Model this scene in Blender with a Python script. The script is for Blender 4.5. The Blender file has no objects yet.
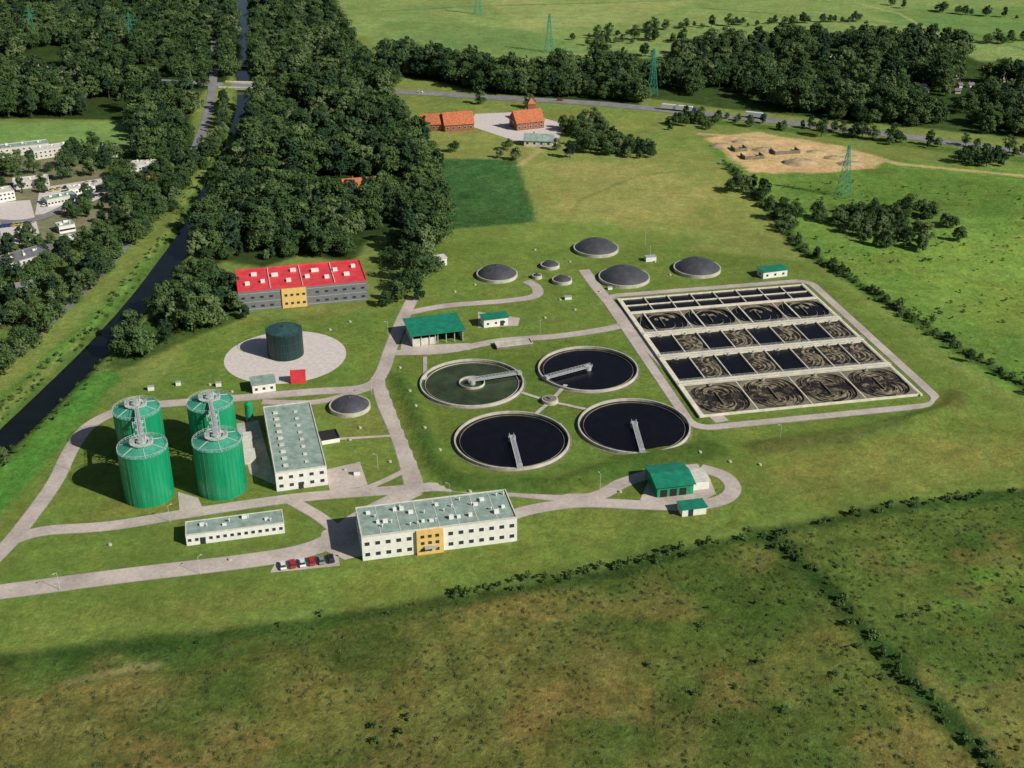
import bpy, math, random
import numpy as np
from mathutils import Vector, Matrix
random.seed(7); rng=np.random.default_rng(7)
S=bpy.context.scene
# ---------------------------------------------------------------- survey: photo -> ground metres (plan coordinates)
TH=math.radians(27.2); FP=1218.0; H=210.0
def G(u,v):
    yu=(384-v)/FP; dy=math.cos(TH)+yu*math.sin(TH); dz=-math.sin(TH)+yu*math.cos(TH); t=H/-dz
    return ((u-512)/FP*t, dy*t)
def GL(l): return [G(*p) for p in l]
def lin(c):
    c=c/255.0
    return c/12.92 if c<=0.04045 else ((c+0.055)/1.055)**2.4
# ---------------------------------------------------------------- noise
def vn(x,y,scale,seed):
    r=np.random.default_rng(seed).random((256,256))
    X=x/scale+1000; Y=y/scale+1000
    xi=np.floor(X).astype(int); yi=np.floor(Y).astype(int); fx=X-xi; fy=Y-yi
    fx=fx*fx*(3-2*fx); fy=fy*fy*(3-2*fy)
    a=r[xi%256,yi%256]; b=r[(xi+1)%256,yi%256]; c=r[xi%256,(yi+1)%256]; d=r[(xi+1)%256,(yi+1)%256]
    return (a*(1-fx)+b*fx)*(1-fy)+(c*(1-fx)+d*fx)*fy
def fbm(x,y,s,seed):
    return (vn(x,y,s,seed)+.5*vn(x,y,s/2.1,seed+1)+.25*vn(x,y,s/4.3,seed+2))/1.75
def inpoly(x,y,poly):
    ins=np.zeros(x.shape,bool); n=len(poly)
    for i in range(n):
        x1,y1=poly[i]; x2,y2=poly[(i+1)%n]
        if y1==y2: continue
        c=((y1>y)!=(y2>y))&(x<(x2-x1)*(y-y1)/(y2-y1)+x1)
        ins^=c
    return ins
def pdist(x,y,line,closed=False):
    d=np.full(x.shape,1e9); n=len(line)
    for i in range(n if closed else n-1):
        ax,ay=line[i]; bx,by=line[(i+1)%n]; dx,dy=bx-ax,by-ay; L=dx*dx+dy*dy+1e-9
        t=np.clip(((x-ax)*dx+(y-ay)*dy)/L,0,1)
        d=np.minimum(d,np.hypot(x-ax-t*dx,y-ay-t*dy))
    return d
def sstep(a,b,x):
    t=np.clip((x-a)/(b-a),0,1); return t*t*(3-2*t)
def catmull(pts,n=8,closed=False):
    out=[]; m=len(pts)
    g=(lambda i:pts[i%m]) if closed else (lambda i:pts[max(0,min(m-1,i))])
    for i in range(m if closed else m-1):
        p0,p1,p2,p3=g(i-1),g(i),g(i+1),g(i+2)
        for k in range(n):
            t=k/n
            out.append(tuple(0.5*((2*p1[j])+(-p0[j]+p2[j])*t+(2*p0[j]-5*p1[j]+4*p2[j]-p3[j])*t*t+(-p0[j]+3*p1[j]-3*p2[j]+p3[j])*t**3) for j in (0,1)))
    if not closed: out.append(tuple(pts[-1]))
    return out
# ---------------------------------------------------------------- materials
def mat(name,col,rough=.8,metal=0,spec=.3,nscale=None,namt=.25,bump=0,col2=None,coord='Object',detail=6,stretch=None):
    m=bpy.data.materials.new(name); m.use_nodes=True; nt=m.node_tree; b=nt.nodes['Principled BSDF']
    b.inputs['Roughness'].default_value=rough; b.inputs['Metallic'].default_value=metal
    b.inputs['Specular IOR Level'].default_value=spec
    if len(col)==3: col=(*col,1)
    b.inputs['Base Color'].default_value=col
    if nscale:
        tc=nt.nodes.new('ShaderNodeTexCoord'); n=nt.nodes.new('ShaderNodeTexNoise'); n.inputs['Scale'].default_value=nscale; n.inputs['Detail'].default_value=detail
        n.inputs['Roughness'].default_value=.65
        if stretch:
            mp=nt.nodes.new('ShaderNodeMapping'); mp.inputs['Scale'].default_value=stretch; nt.links.new(tc.outputs[coord],mp.inputs['Vector']); nt.links.new(mp.outputs[0],n.inputs['Vector'])
        else: nt.links.new(tc.outputs[coord],n.inputs['Vector'])
        r=nt.nodes.new('ShaderNodeValToRGB'); r.color_ramp.elements[0].position=.3; r.color_ramp.elements[1].position=.7
        c2=col2 if col2 else tuple(c*(1-namt*1.5) for c in col[:3]); c1=col if col2 else tuple(min(1,c*(1+namt*.6)) for c in col[:3])
        r.color_ramp.elements[0].color=(*c2[:3],1); r.color_ramp.elements[1].color=(*c1[:3],1)
        nt.links.new(n.outputs['Fac'],r.inputs['Fac']); nt.links.new(r.outputs['Color'],b.inputs['Base Color'])
        if bump:
            bp=nt.nodes.new('ShaderNodeBump'); bp.inputs['Strength'].default_value=bump; bp.inputs['Distance'].default_value=.2
            nt.links.new(n.outputs['Fac'],bp.inputs['Height']); nt.links.new(bp.outputs['Normal'],b.inputs['Normal'])
    return m
M={}
M['white']=mat('white_render',(.78,.77,.71),.8,nscale=.5,namt=.12)
M['offwhite']=mat('cream_panel',(.62,.60,.53),.8,nscale=.6,namt=.18)
M['greywall']=mat('grey_cladding',(.19,.19,.20),.6,nscale=.4,namt=.15)
M['yellow']=mat('yellow_render',(.74,.50,.17),.7,nscale=.8,namt=.12)
M['redroof']=mat('red_roof_sheet',(.74,.06,.07),.5,nscale=.25,namt=.22)
M['greyroof']=mat('greygreen_roof_felt',(.29,.38,.33),.8,nscale=.35,namt=.28)
M['greenroof']=mat('green_roof_sheet',(.015,.22,.13),.45,nscale=.4,namt=.25)
M['tank']=mat('green_tank_paint',(.010,.30,.135),.30,spec=.6,nscale=1.0,namt=.22,stretch=(1,1,.08))
M['tanktop']=mat('green_tank_roof',(.06,.34,.22),.5,nscale=.5,namt=.25)
M['teal']=mat('dark_teal_steel',(.010,.035,.033),.4,spec=.5,nscale=1.0,namt=.4,stretch=(1,1,.1))
M['tealtop']=mat('teal_tank_roof',(.035,.09,.09),.5,nscale=.4,namt=.3)
M['steel']=mat('galvanised_steel',(.45,.48,.47),.5,metal=.2,nscale=1.2,namt=.2)
M['rail']=mat('railing_paint',(.52,.54,.52),.5)
M['conc']=mat('light_concrete',(.50,.47,.40),.85,nscale=.35,namt=.25)
M['walk']=mat('walkway_concrete',(.72,.67,.54),.85,nscale=.5,namt=.2)
M['kerb']=mat('kerb_stone',(.36,.35,.31),.85,nscale=.5,namt=.18)
M['dconc']=mat('stained_concrete',(.22,.195,.14),.9,nscale=.4,namt=.35)
M['cover']=mat('dome_cover_membrane',(.070,.070,.080),.36,spec=.45,nscale=.3,namt=.25)
M['seam']=mat('cover_seam',(.10,.10,.105),.5)
M['glass']=mat('window_glass',(.03,.04,.05),.12,spec=.6)
M['dark']=mat('dark_void',(.02,.02,.02),.8)
M['brick']=mat('red_brick',(.32,.12,.07),.85,nscale=2,namt=.25)
M['tile']=mat('orange_roof_tile',(.50,.16,.07),.8,nscale=.8,namt=.3)
M['bark']=mat('bark',(.06,.045,.03),.9,nscale=3,namt=.3)
M['water']=mat('sludge_water',(.006,.005,.008),.25,spec=.22,nscale=.2,namt=.3)
M['gwater']=mat('green_water',(.05,.068,.03),.15,spec=.3,nscale=.12,namt=.4)
M['canalw']=mat('canal_water',(.006,.009,.007),.10,spec=.25,nscale=.1,namt=.3)
M['pylon']=mat('pylon_green_paint',(.04,.26,.17),.6)
M['gravel']=mat('gravel_pad',(.62,.56,.52),.9,nscale=.6,namt=.15)
M['dirt']=mat('bare_soil',(.42,.32,.19),.95,nscale=.15,namt=.35,bump=.4)
M['tyre']=mat('tyre_rubber',(.015,.015,.015),.8)
M['scum']=mat('brown_foam',(.40,.32,.21),.9,nscale=.5,namt=.5,col2=(.06,.05,.035))
for n,c in dict(cw=(.72,.72,.70),cr=(.45,.02,.02),cb=(.03,.07,.22),cg=(.22,.23,.24),ck=(.02,.02,.025),cy=(.5,.4,.08)).items():
    M[n]=mat('car_paint_'+n,c,.25,spec=.6)
def roadmat(name,col,sc):
    m=mat(name,col,.88,nscale=sc,namt=.14,detail=10); nt=m.node_tree; b=nt.nodes['Principled BSDF']
    src=b.inputs['Base Color'].links[0].from_socket
    tc=nt.nodes.new('ShaderNodeTexCoord'); n=nt.nodes.new('ShaderNodeTexNoise'); n.inputs['Scale'].default_value=.06; n.inputs['Detail'].default_value=8; n.inputs['Roughness'].default_value=.7
    nt.links.new(tc.outputs['Object'],n.inputs['Vector'])
    mr=nt.nodes.new('ShaderNodeMapRange'); mr.inputs[1].default_value=.35; mr.inputs[2].default_value=.62; mr.inputs[3].default_value=.72; mr.inputs[4].default_value=1.08
    nt.links.new(n.outputs['Fac'],mr.inputs[0])
    mx=nt.nodes.new('ShaderNodeMix'); mx.data_type='RGBA'; mx.blend_type='MULTIPLY'; mx.inputs[0].default_value=1
    nt.links.new(src,mx.inputs[6]); nt.links.new(mr.outputs[0],mx.inputs[7]); nt.links.new(mx.outputs[2],b.inputs['Base Color'])
    return m
M['road']=roadmat('concrete_paving',(.52,.445,.395),.8)
M['asph']=roadmat('worn_asphalt',(.24,.24,.24),.6)
M['line']=mat('road_marking',(.7,.7,.68),.7)
def foammat():
    m=bpy.data.materials.new('aerated_water'); m.use_nodes=True; nt=m.node_tree; b=nt.nodes['Principled BSDF']; b.inputs['Roughness'].default_value=.6; b.inputs['Specular IOR Level'].default_value=.2
    tc=nt.nodes.new('ShaderNodeTexCoord'); n=nt.nodes.new('ShaderNodeTexNoise'); n.inputs['Scale'].default_value=.2; n.inputs['Detail'].default_value=7; n.inputs['Distortion'].default_value=2.0; n.inputs['Roughness'].default_value=.6
    nt.links.new(tc.outputs['Object'],n.inputs['Vector'])
    r=nt.nodes.new('ShaderNodeValToRGB'); e=r.color_ramp.elements; e[0].position=.46; e[0].color=(.016,.014,.013,1); e[1].position=.68; e[1].color=(.27,.22,.145,1)
    x=e.new(.56); x.color=(.07,.058,.042,1)
    nt.links.new(n.outputs['Fac'],r.inputs['Fac']); nt.links.new(r.outputs['Color'],b.inputs['Base Color'])
    return m
M['foam']=foammat()
def leafmat(name,dark,light):
    m=bpy.data.materials.new(name); m.use_nodes=True; nt=m.node_tree; b=nt.nodes['Principled BSDF']
    b.inputs['Roughness'].default_value=.75; b.inputs['Specular IOR Level'].default_value=.12
    oi=nt.nodes.new('ShaderNodeObjectInfo'); geo=nt.nodes.new('ShaderNodeNewGeometry'); tc=nt.nodes.new('ShaderNodeTexCoord')
    n=nt.nodes.new('ShaderNodeTexNoise'); n.inputs['Scale'].default_value=.45; n.inputs['Detail'].default_value=2
    nt.links.new(tc.outputs['Object'],n.inputs['Vector'])
    a=nt.nodes.new('ShaderNodeMath'); a.operation='MULTIPLY_ADD'; a.inputs[1].default_value=.65; nt.links.new(oi.outputs['Random'],a.inputs[0])
    a2=nt.nodes.new('ShaderNodeMath'); a2.operation='MULTIPLY'; a2.inputs[1].default_value=.35; nt.links.new(n.outputs['Fac'],a2.inputs[0]); nt.links.new(a2.outputs[0],a.inputs[2])
    a3=nt.nodes.new('ShaderNodeMath'); a3.operation='MULTIPLY_ADD'; a3.inputs[1].default_value=.2; nt.links.new(geo.outputs['Random Per Island'],a3.inputs[0]); nt.links.new(a.outputs[0],a3.inputs[2])
    r=nt.nodes.new('ShaderNodeValToRGB'); e=r.color_ramp.elements; e[0].position=.15; e[0].color=(*dark,1); e[1].position=.98; e[1].color=(*light,1)
    nt.links.new(a3.outputs[0],r.inputs['Fac']); nt.links.new(r.outputs['Color'],b.inputs['Base Color'])
    return m
M['leaf']=leafmat('tree_foliage',(.020,.052,.018),(.090,.145,.045))
M['leaf2']=leafmat('light_tree_foliage',(.045,.095,.030),(.14,.19,.075))
M['leaf3']=leafmat('dark_tree_foliage',(.012,.034,.018),(.045,.085,.035))
M['bush']=leafmat('bush_foliage',(.035,.075,.020),(.10,.16,.045))
M['tuft']=leafmat('meadow_grass_clumps',(.060,.095,.028),(.12,.145,.050))
# ---------------------------------------------------------------- mesh helpers
def mo(name,vs,fs,m=None,parent=None,smooth=False):
    me=bpy.data.meshes.new(name); me.from_pydata(vs,[],fs); me.update()
    if m: me.materials.append(m)
    if smooth: me.polygons.foreach_set('use_smooth',[True]*len(me.polygons))
    o=bpy.data.objects.new(name,me); S.collection.objects.link(o)
    if parent: o.parent=parent
    return o
def empty(name,x=0,y=0,z=0,ang=0):
    o=bpy.data.objects.new(name,None); o.location=(x,y,z); o.rotation_euler=(0,0,ang); o.empty_display_size=.5; S.collection.objects.link(o); return o
class B:
    def __init__(s): s.v=[]; s.f=[]
    def add(s,vs,fs):
        k=len(s.v); s.v+=vs; s.f+=[tuple(i+k for i in f) for f in fs]; return s
    def box(s,x0,y0,z0,x1,y1,z1):
        return s.add([(x0,y0,z0),(x1,y0,z0),(x1,y1,z0),(x0,y1,z0),(x0,y0,z1),(x1,y0,z1),(x1,y1,z1),(x0,y1,z1)],[(0,3,2,1),(4,5,6,7),(0,1,5,4),(1,2,6,5),(2,3,7,6),(3,0,4,7)])
    def cyl(s,x,y,z0,z1,r0,r1=None,n=24,cap=True):
        r1=r0 if r1 is None else r1; vs=[]
        for r,z in((r0,z0),(r1,z1)): vs+=[(x+r*math.cos(2*math.pi*i/n),y+r*math.sin(2*math.pi*i/n),z) for i in range(n)]
        fs=[(i,(i+1)%n,n+(i+1)%n,n+i) for i in range(n)]
        if cap: fs+=[tuple(range(n,2*n)),tuple(range(n-1,-1,-1))]
        return s.add(vs,fs)
    def ring(s,x,y,z0,z1,ri,ro,n=64,a0=0,a1=None):
        full=a1 is None; a1=2*math.pi if full else a1; vs=[]; k=n if full else n+1
        for i in range(k):
            a=a0+(a1-a0)*i/n; c,q=math.cos(a),math.sin(a)
            vs+=[(x+ri*c,y+ri*q,z0),(x+ro*c,y+ro*q,z0),(x+ro*c,y+ro*q,z1),(x+ri*c,y+ri*q,z1)]
        fs=[]
        for i in range(n):
            a=4*i; b=4*((i+1)%k)
            for j in range(4): fs.append((a+j,a+(j+1)%4,b+(j+1)%4,b+j))
        if not full: fs+=[(0,3,2,1),(4*n,4*n+1,4*n+2,4*n+3)]
        return s.add(vs,fs)
    def beam(s,p,q,w):
        p=Vector(p); q=Vector(q); d=(q-p).normalized(); u=d.cross(Vector((0,0,1)) if abs(d.z)<.95 else Vector((1,0,0))).normalized()*w/2; t=d.cross(u).normalized()*w/2
        vs=[tuple(a+b) for a in(p,q) for b in(u+t,u-t,-u-t,-u+t)]
        return s.add(vs,[(0,1,2,3),(7,6,5,4),(0,4,5,1),(1,5,6,2),(2,6,7,3),(3,7,4,0)])
    def dome(s,x,y,z,r,h,n=40,m=8):
        vs=[];R=(r*r+h*h)/(2*h); amax=math.asin(min(1,r/R))
        for j in range(m):
            a=amax*(1-j/m); zz=z+R*math.cos(a)-(R-h); rr=R*math.sin(a)
            vs+=[(x+rr*math.cos(2*math.pi*i/n),y+rr*math.sin(2*math.pi*i/n),zz) for i in range(n)]
        vs.append((x,y,z+h)); fs=[]
        for j in range(m-1): fs+=[(j*n+i,j*n+(i+1)%n,(j+1)*n+(i+1)%n,(j+1)*n+i) for i in range(n)]
        fs+=[((m-1)*n+i,(m-1)*n+(i+1)%n,m*n) for i in range(n)]
        return s.add(vs,fs)
    def obj(s,name,m,parent=None,smooth=False): return mo(name,s.v,s.f,m,parent,smooth)
# ---------------------------------------------------------------- terrain
canal=catmull(GL([(243,-8),(243,30),(243,60),(245,100),(238,130),(223,165),(206,198),(191,228),(167,262),(140,298),(100,343),(60,383),(30,412),(0,440),(-70,500),(-140,570)]),5)
berm1=GL([(400,380),(418,425),(438,470),(462,482),(560,485),(640,460),(716,448)])
berm2=GL([(760,447),(870,432),(945,412),(958,396)])
def hfun(x,y):
    x=np.asarray(x,float); y=np.asarray(y,float)
    d=pdist(x,y,canal)
    h=-2.6*(1-sstep(3.2,8.4,d))
    h=h+.5*np.exp(-((d-12)/3.0)**2)
    h=h+1.9*np.exp(-(pdist(x,y,berm1)/3.4)**2)+1.8*np.exp(-(pdist(x,y,berm2)/3.5)**2)
    wm=sstep(-1,1,(290-y+x*.33)/12.0)
    h=h+wm*(fbm(x,y,14,77)-.5)*1.1
    return h
xs=np.arange(-560,561,2.0); ys=np.arange(110,1330,2.0)
X,Y=np.meshgrid(xs,ys); X=X.ravel(); Y=Y.ravel()
Z=hfun(X,Y)
edge=np.minimum(np.minimum(X-xs[0],xs[-1]-X),np.minimum(Y-110,ys[-1]-Y)); Z*=sstep(0,14,edge)
col=np.tile(np.array([lin(108),lin(126),lin(66)]),(len(X),1))
wild=np.full(X.shape,.5)
wob=(fbm(X,Y,26,11)-.5)*2; wob2=(fbm(X,Y,9,31)-.5)*2
def paint(poly,rgb,soft=2,amp=4,w=.3,a=1.0,world=False):
    P=poly if world else GL(poly)
    d=pdist(X,Y,P,True); ins=inpoly(X,Y,P); sd=np.where(ins,d,-d)+(wob*.6+wob2*.4)*amp
    k=sstep(-soft,soft,sd)*a
    c=np.array([lin(v) for v in rgb])
    col[:]=col*(1-k[:,None])+c*k[:,None]; wild[:]=wild*(1-k)+w*k
def stroke(line,width,rgb,soft=1.5,amp=1.5,w=.5,a=1.0,world=False):
    P=line if world else GL(line)
    d=width-pdist(X,Y,P)+(wob*.5+wob2*.5)*amp; k=sstep(-soft,soft,d)*a; c=np.array([lin(v) for v in rgb])
    col[:]=col*(1-k[:,None])+c*k[:,None]; wild[:]=wild*(1-k)+w*k
# top fields
paint([(330,-6),(1400,-6),(1400,70),(960,62),(870,42),(700,52),(560,75),(470,88),(420,75),(350,28)],(116,140,82),4,6,.6)
paint([(480,-4),(700,-4),(640,22),(520,30)],(130,147,90),6,12,.5)
paint([(380,20),(520,30),(600,50),(520,62),(420,60)],(100,130,74),6,12,.6,.8)
paint([(860,12),(1060,5),(1100,45),(960,40)],(98,130,72),5,8,.5)
stroke([(700,8),(830,18),(960,30),(1060,60)],2,(80,108,58),1.5,2,.6,.8)
stroke([(370,12),(480,6),(600,3),(760,-3)],2,(86,114,62),1.5,2,.6,.8)
stroke([(860,4),(900,14),(940,36)],1.3,(165,160,120),1,1,.3,.8)
paint([(700,60),(1024,62),(1150,100),(1150,150),(1024,140),(860,118),(720,100)],(70,94,48),4,5,.6)
paint([(720,165),(690,140),(880,158),(1024,170),(1300,200),(1300,520),(1024,400),(940,350),(830,270)],(98,130,60),3,4,.7)
paint([(880,250),(1024,230),(1100,300),(1024,330),(930,300)],(114,142,66),10,14,.7,.6)
paint([(900,330),(1024,330),(1060,400),(1000,370)],(82,112,52),8,12,.7,.6)
paint([(780,190),(900,170),(1024,185),(1024,215),(840,235)],(78,110,50),8,14,.7,.6)
# centre field
paint([(415,145),(480,108),(590,128),(690,125),(722,165),(800,250),(812,266),(700,258),(560,238),(440,242),(430,200)],(120,133,72),3,4,.45)
paint([(540,165),(640,160),(720,190),(690,215),(560,215)],(138,141,84),12,14,.45,.8)
paint([(560,130),(690,130),(700,150),(600,158)],(102,126,64),6,10,.5,.7)
stroke([(560,240),(580,200),(640,175),(720,168)],1.2,(108,118,66),1,1,.3,.7)
paint([(440,225),(560,222),(700,238),(690,262),(440,262)],(98,122,58),6,8,.3,.8)
paint([(410,158),(518,160),(537,222),(440,230),(412,198)],(58,96,52),2.0,2,1)
# plant lawn
paint([(-200,640),(-60,560),(0,520),(45,450),(78,412),(170,375),(185,345),(250,320),(390,310),(402,262),(440,240),(590,248),(700,250),(812,262),(945,368),(1080,440),(1100,470),(760,528),(450,596),(0,655),(-100,670)],(96,118,56),3,3,.45)
paint([(395,368),(445,345),(600,335),(640,352),(720,440),(560,490),(440,485)],(90,114,52),3,3,.5)
paint([(190,330),(390,318),(380,372),(250,392),(180,392)],(92,118,54),4,5,.6,.7)
stroke([(404,384),(422,430),(442,474),(466,486),(560,489),(640,465),(718,452)],3.4,(64,90,40),1.5,1.5,.6,.9)  # clarifier berm: slope shading painted into the grass colour as darker green
stroke([(762,450),(870,436),(948,414),(962,398)],3.4,(76,86,46),1.5,1.5,.6,.9)  # basin berm: shaded slope painted darker in the ground colour
paint([(520,515),(760,480),(940,410),(1060,440),(1060,466),(760,520),(450,585),(0,650),(0,610),(300,580)],(98,118,56),3,5,.6)
paint([(720,480),(900,430),(1024,440),(1024,470),(800,505)],(114,122,64),8,12,.6,.8)
paint([(60,520),(180,480),(180,512),(60,526)],(116,116,60),5,5,.6,.6)
paint([(0,620),(300,590),(250,620),(0,648)],(106,118,60),6,8,.6,.7)
paint([(330,410),(392,408),(400,440),(340,440)],(114,114,62),4,6,.5,.5)
# lower meadow
paint([(-400,735),(0,655),(200,632),(450,598),(620,568),(760,530),(900,505),(1024,490),(1400,440),(1400,1300),(-400,1300)],(86,98,48),2.5,4,1)
paint([(-100,650),(0,655),(200,634),(450,600),(470,620),(300,650),(0,690),(-100,700)],(66,92,42),4,6,.9,.85)
paint([(560,575),(760,535),(830,600),(820,640),(700,660),(560,640)],(68,94,41),8,14,.9,.8)
paint([(250,650),(560,620),(700,680),(500,768),(250,740)],(97,102,54),14,18,1,.8)
paint([(0,690),(160,680),(200,768),(0,768)],(104,102,58),10,16,1,.8)
paint([(560,690),(760,660),(900,768),(600,790)],(84,102,48),12,16,1,.6)
paint([(780,530),(1024,490),(1200,500),(1200,800),(1000,768)],(82,102,48),3,5,.9)
paint([(960,560),(1060,550),(1060,600),(980,605)],(84,130,50),4,12,.8,.8)
paint([(930,595),(1000,600),(1020,630),(960,625)],(90,126,54),3,12,.8,.7)
paint([(900,530),(1000,520),(1010,560),(930,570)],(70,94,42),5,8,.8,.7)
# irregular wetter / drier patches in the rough meadow
mm_=sstep(-3,3,np.where(inpoly(X,Y,GL([(-400,735),(0,655),(200,632),(450,598),(620,568),(760,530),(900,505),(1024,490),(1400,440),(1400,1300),(-400,1300)])),6,-6.0))
k_=sstep(.50,.62,fbm(X*.8,Y*1.3,30,201))*mm_*.55; col[:]=col*(1-k_[:,None])+np.array([lin(60),lin(86),lin(38)])*k_[:,None]
k_=sstep(.52,.66,fbm(X,Y*1.2,22,301))*mm_*.45; col[:]=col*(1-k_[:,None])+np.array([lin(120),lin(112),lin(66)])*k_[:,None]
stroke([(-60,668),(0,660),(200,640),(450,602),(620,572),(760,534),(900,508),(1024,492),(1200,470)],2.6,(50,76,34),2,2.5,.8,.85)
stroke([(768,535),(830,590),(880,650),(940,710),(1000,775)],3.2,(46,72,32),1.6,2.0,.8,.95)
stroke([(60,685),(110,672),(160,664)],.9,(140,132,96),.9,1.2,.5,.5)
# hedge / ditch lines to the right
stroke([(728,165),(765,205),(800,248),(880,298),(960,350),(1040,395)],3,(56,82,38),1.5,2,.9,.9)
stroke([(700,120),(860,138),(1024,160)],6,(80,108,52),2,2,.9,.9)
# building site soil
paint([(703,138),(758,133),(850,148),(888,160),(872,168),(800,173),(752,173)],(186,164,122),2,6,.6)
stroke([(700,134),(800,140),(900,164),(1024,176),(1100,186)],2.2,(170,156,116),1.2,1,.2)
stroke([(480,125),(540,150),(520,165)],2,(165,155,120),1.2,1,.2,.6)
# left side
paint([(-150,118),(0,122),(132,122),(142,140),(100,152),(-150,150)],(108,140,78),2,3,.4)
paint([(-200,150),(120,150),(190,170),(150,215),(110,255),(60,300),(0,350),(-200,420)],(82,104,52),3,4,.6)
paint([(-60,160),(60,158),(130,185),(110,222),(50,245),(-60,250)],(128,124,108),3,6,.5,.65)
stroke([(202,205),(188,222),(160,252),(110,305),(60,350),(20,385),(-20,412),(-100,480)],3.2,(92,126,60),1.5,1.5,.7)
stroke([(100,380),(80,405),(45,440),(0,490),(-50,540)],7,(74,122,52),2,2,.7)
# forest floor
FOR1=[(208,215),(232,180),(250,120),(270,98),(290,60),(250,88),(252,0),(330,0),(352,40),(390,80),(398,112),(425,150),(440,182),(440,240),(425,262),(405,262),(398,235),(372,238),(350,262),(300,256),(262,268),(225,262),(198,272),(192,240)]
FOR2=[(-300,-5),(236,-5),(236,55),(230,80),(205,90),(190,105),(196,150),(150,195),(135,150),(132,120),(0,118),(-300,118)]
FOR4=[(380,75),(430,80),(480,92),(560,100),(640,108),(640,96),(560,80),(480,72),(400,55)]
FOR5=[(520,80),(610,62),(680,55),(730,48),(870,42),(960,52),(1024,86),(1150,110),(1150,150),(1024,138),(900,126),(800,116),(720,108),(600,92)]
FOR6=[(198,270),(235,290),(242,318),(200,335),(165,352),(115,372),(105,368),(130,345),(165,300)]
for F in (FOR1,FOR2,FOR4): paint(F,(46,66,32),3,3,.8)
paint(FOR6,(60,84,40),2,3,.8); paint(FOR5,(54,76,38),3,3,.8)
stroke(canal,8.5,(62,88,40),1.5,1.2,.6,.9,world=True)
gain=np.array([1.14,1.12,1.05]); col*=gain
nx,ny=len(xs),len(ys)
idx=np.arange(nx*ny).reshape(ny,nx)
quads=np.stack([idx[:-1,:-1],idx[:-1,1:],idx[1:,1:],idx[1:,:-1]],-1).reshape(-1,4)
verts=np.stack([X,Y,Z],-1)
bx=[-9000,xs[0],xs[-1],9000]; by=[-9000,ys[0],ys[-1],12000]
ev=[(x,y,0) for y in by for x in bx]; k0=len(verts)
eq=[(k0+j*4+i,k0+j*4+i+1,k0+(j+1)*4+i+1,k0+(j+1)*4+i) for j in range(3) for i in range(3) if not(i==1 and j==1)]
verts=np.vstack([verts,np.array(ev,float)]); quads=np.vstack([quads,np.array(eq)])
colA=np.vstack([col,np.tile(np.array([lin(98),lin(118),lin(56)])*gain,(16,1))]); colA=np.hstack([colA,np.ones((len(colA),1))]); wildA=np.concatenate([wild,np.full(16,.6)])
me=bpy.data.meshes.new('ground'); me.vertices.add(len(verts)); me.vertices.foreach_set('co',verts.ravel())
me.loops.add(quads.size); me.loops.foreach_set('vertex_index',quads.ravel().astype(np.int32))
me.polygons.add(len(quads)); me.polygons.foreach_set('loop_start',(np.arange(len(quads))*4).astype(np.int32)); me.polygons.foreach_set('use_smooth',np.ones(len(quads),bool))
me.update(calc_edges=True)
at=me.attributes.new('landcover','FLOAT_COLOR','POINT'); at.data.foreach_set('color',colA.astype(np.float32).ravel())
at=me.attributes.new('wildness','FLOAT','POINT'); at.data.foreach_set('value',wildA.astype(np.float32))
gr=bpy.data.objects.new('ground',me); S.collection.objects.link(gr)
gm=bpy.data.materials.new('grassland'); gm.use_nodes=True; nt=gm.node_tree; bs=nt.nodes['Principled BSDF']; bs.inputs['Roughness'].default_value=.95; bs.inputs['Specular IOR Level'].default_value=.05
L=nt.links.new
def nd(t): return nt.nodes.new(t)
a=nd('ShaderNodeAttribute'); a.attribute_name='landcover'; w=nd('ShaderNodeAttribute'); w.attribute_name='wildness'
tc=nd('ShaderNodeTexCoord')
def nz(sc,det,rough=.6,dist=0,src=None):
    n=nd('ShaderNodeTexNoise'); n.inputs['Scale'].default_value=sc; n.inputs['Detail'].default_value=det; n.inputs['Roughness'].default_value=rough; n.inputs['Distortion'].default_value=dist
    L(src or tc.outputs['Object'],n.inputs['Vector']); return n.outputs['Fac']
def mr(src,a0,a1,b0,b1):
    n=nd('ShaderNodeMapRange'); 
    for i,v in enumerate((a0,a1,b0,b1)):
        n.inputs[i+1].default_value=v
    L(src,n.inputs[0]); return n.outputs[0]
def mth(op,x,y):
    n=nd('ShaderNodeMath'); n.operation=op
    for i,v in enumerate((x,y)):
        if isinstance(v,(int,float)): n.inputs[i].default_value=v
        else: L(v,n.inputs[i])
    return n.outputs[0]
fine=nz(.8,7,.78); mid=nz(.085,8,.74,.5); big=nz(.014,5,.6,.6); fine2=nz(.30,6,.75,.4)
v1=mr(mid,.3,.7,.64,1.36); v2=mr(fine,.3,.7,.62,1.38); v3=mr(big,.35,.65,.82,1.18); v4=mr(fine2,.32,.68,.64,1.36)
prod=mth('MULTIPLY',mth('MULTIPLY',v1,v2),mth('MULTIPLY',v3,v4))
soft=mth('ADD',mth('MULTIPLY',mth('SUBTRACT',prod,1.0),mth('ADD',mth('MULTIPLY',w.outputs['Fac'],.70),.28)),1.0)
mul=nd('ShaderNodeMix'); mul.data_type='RGBA'; mul.blend_type='MULTIPLY'; mul.inputs[0].default_value=1
L(a.outputs['Color'],mul.inputs[6]); L(soft,mul.inputs[7])
hs=nd('ShaderNodeMix'); hs.data_type='RGBA'; L(mul.outputs[2],hs.inputs[6])
dry=nd('ShaderNodeMix'); dry.data_type='RGBA'; dry.blend_type='MULTIPLY'; dry.inputs[0].default_value=1; dry.inputs[7].default_value=(1.34,1.02,1.08,1); L(mul.outputs[2],dry.inputs[6]); L(dry.outputs[2],hs.inputs[7])
dm=nz(.035,9,.75,.8); L(mth('MULTIPLY',mr(dm,.45,.60,0,1),mth('ADD',mth('MULTIPLY',w.outputs['Fac'],.5),.4)),hs.inputs[0])
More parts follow.
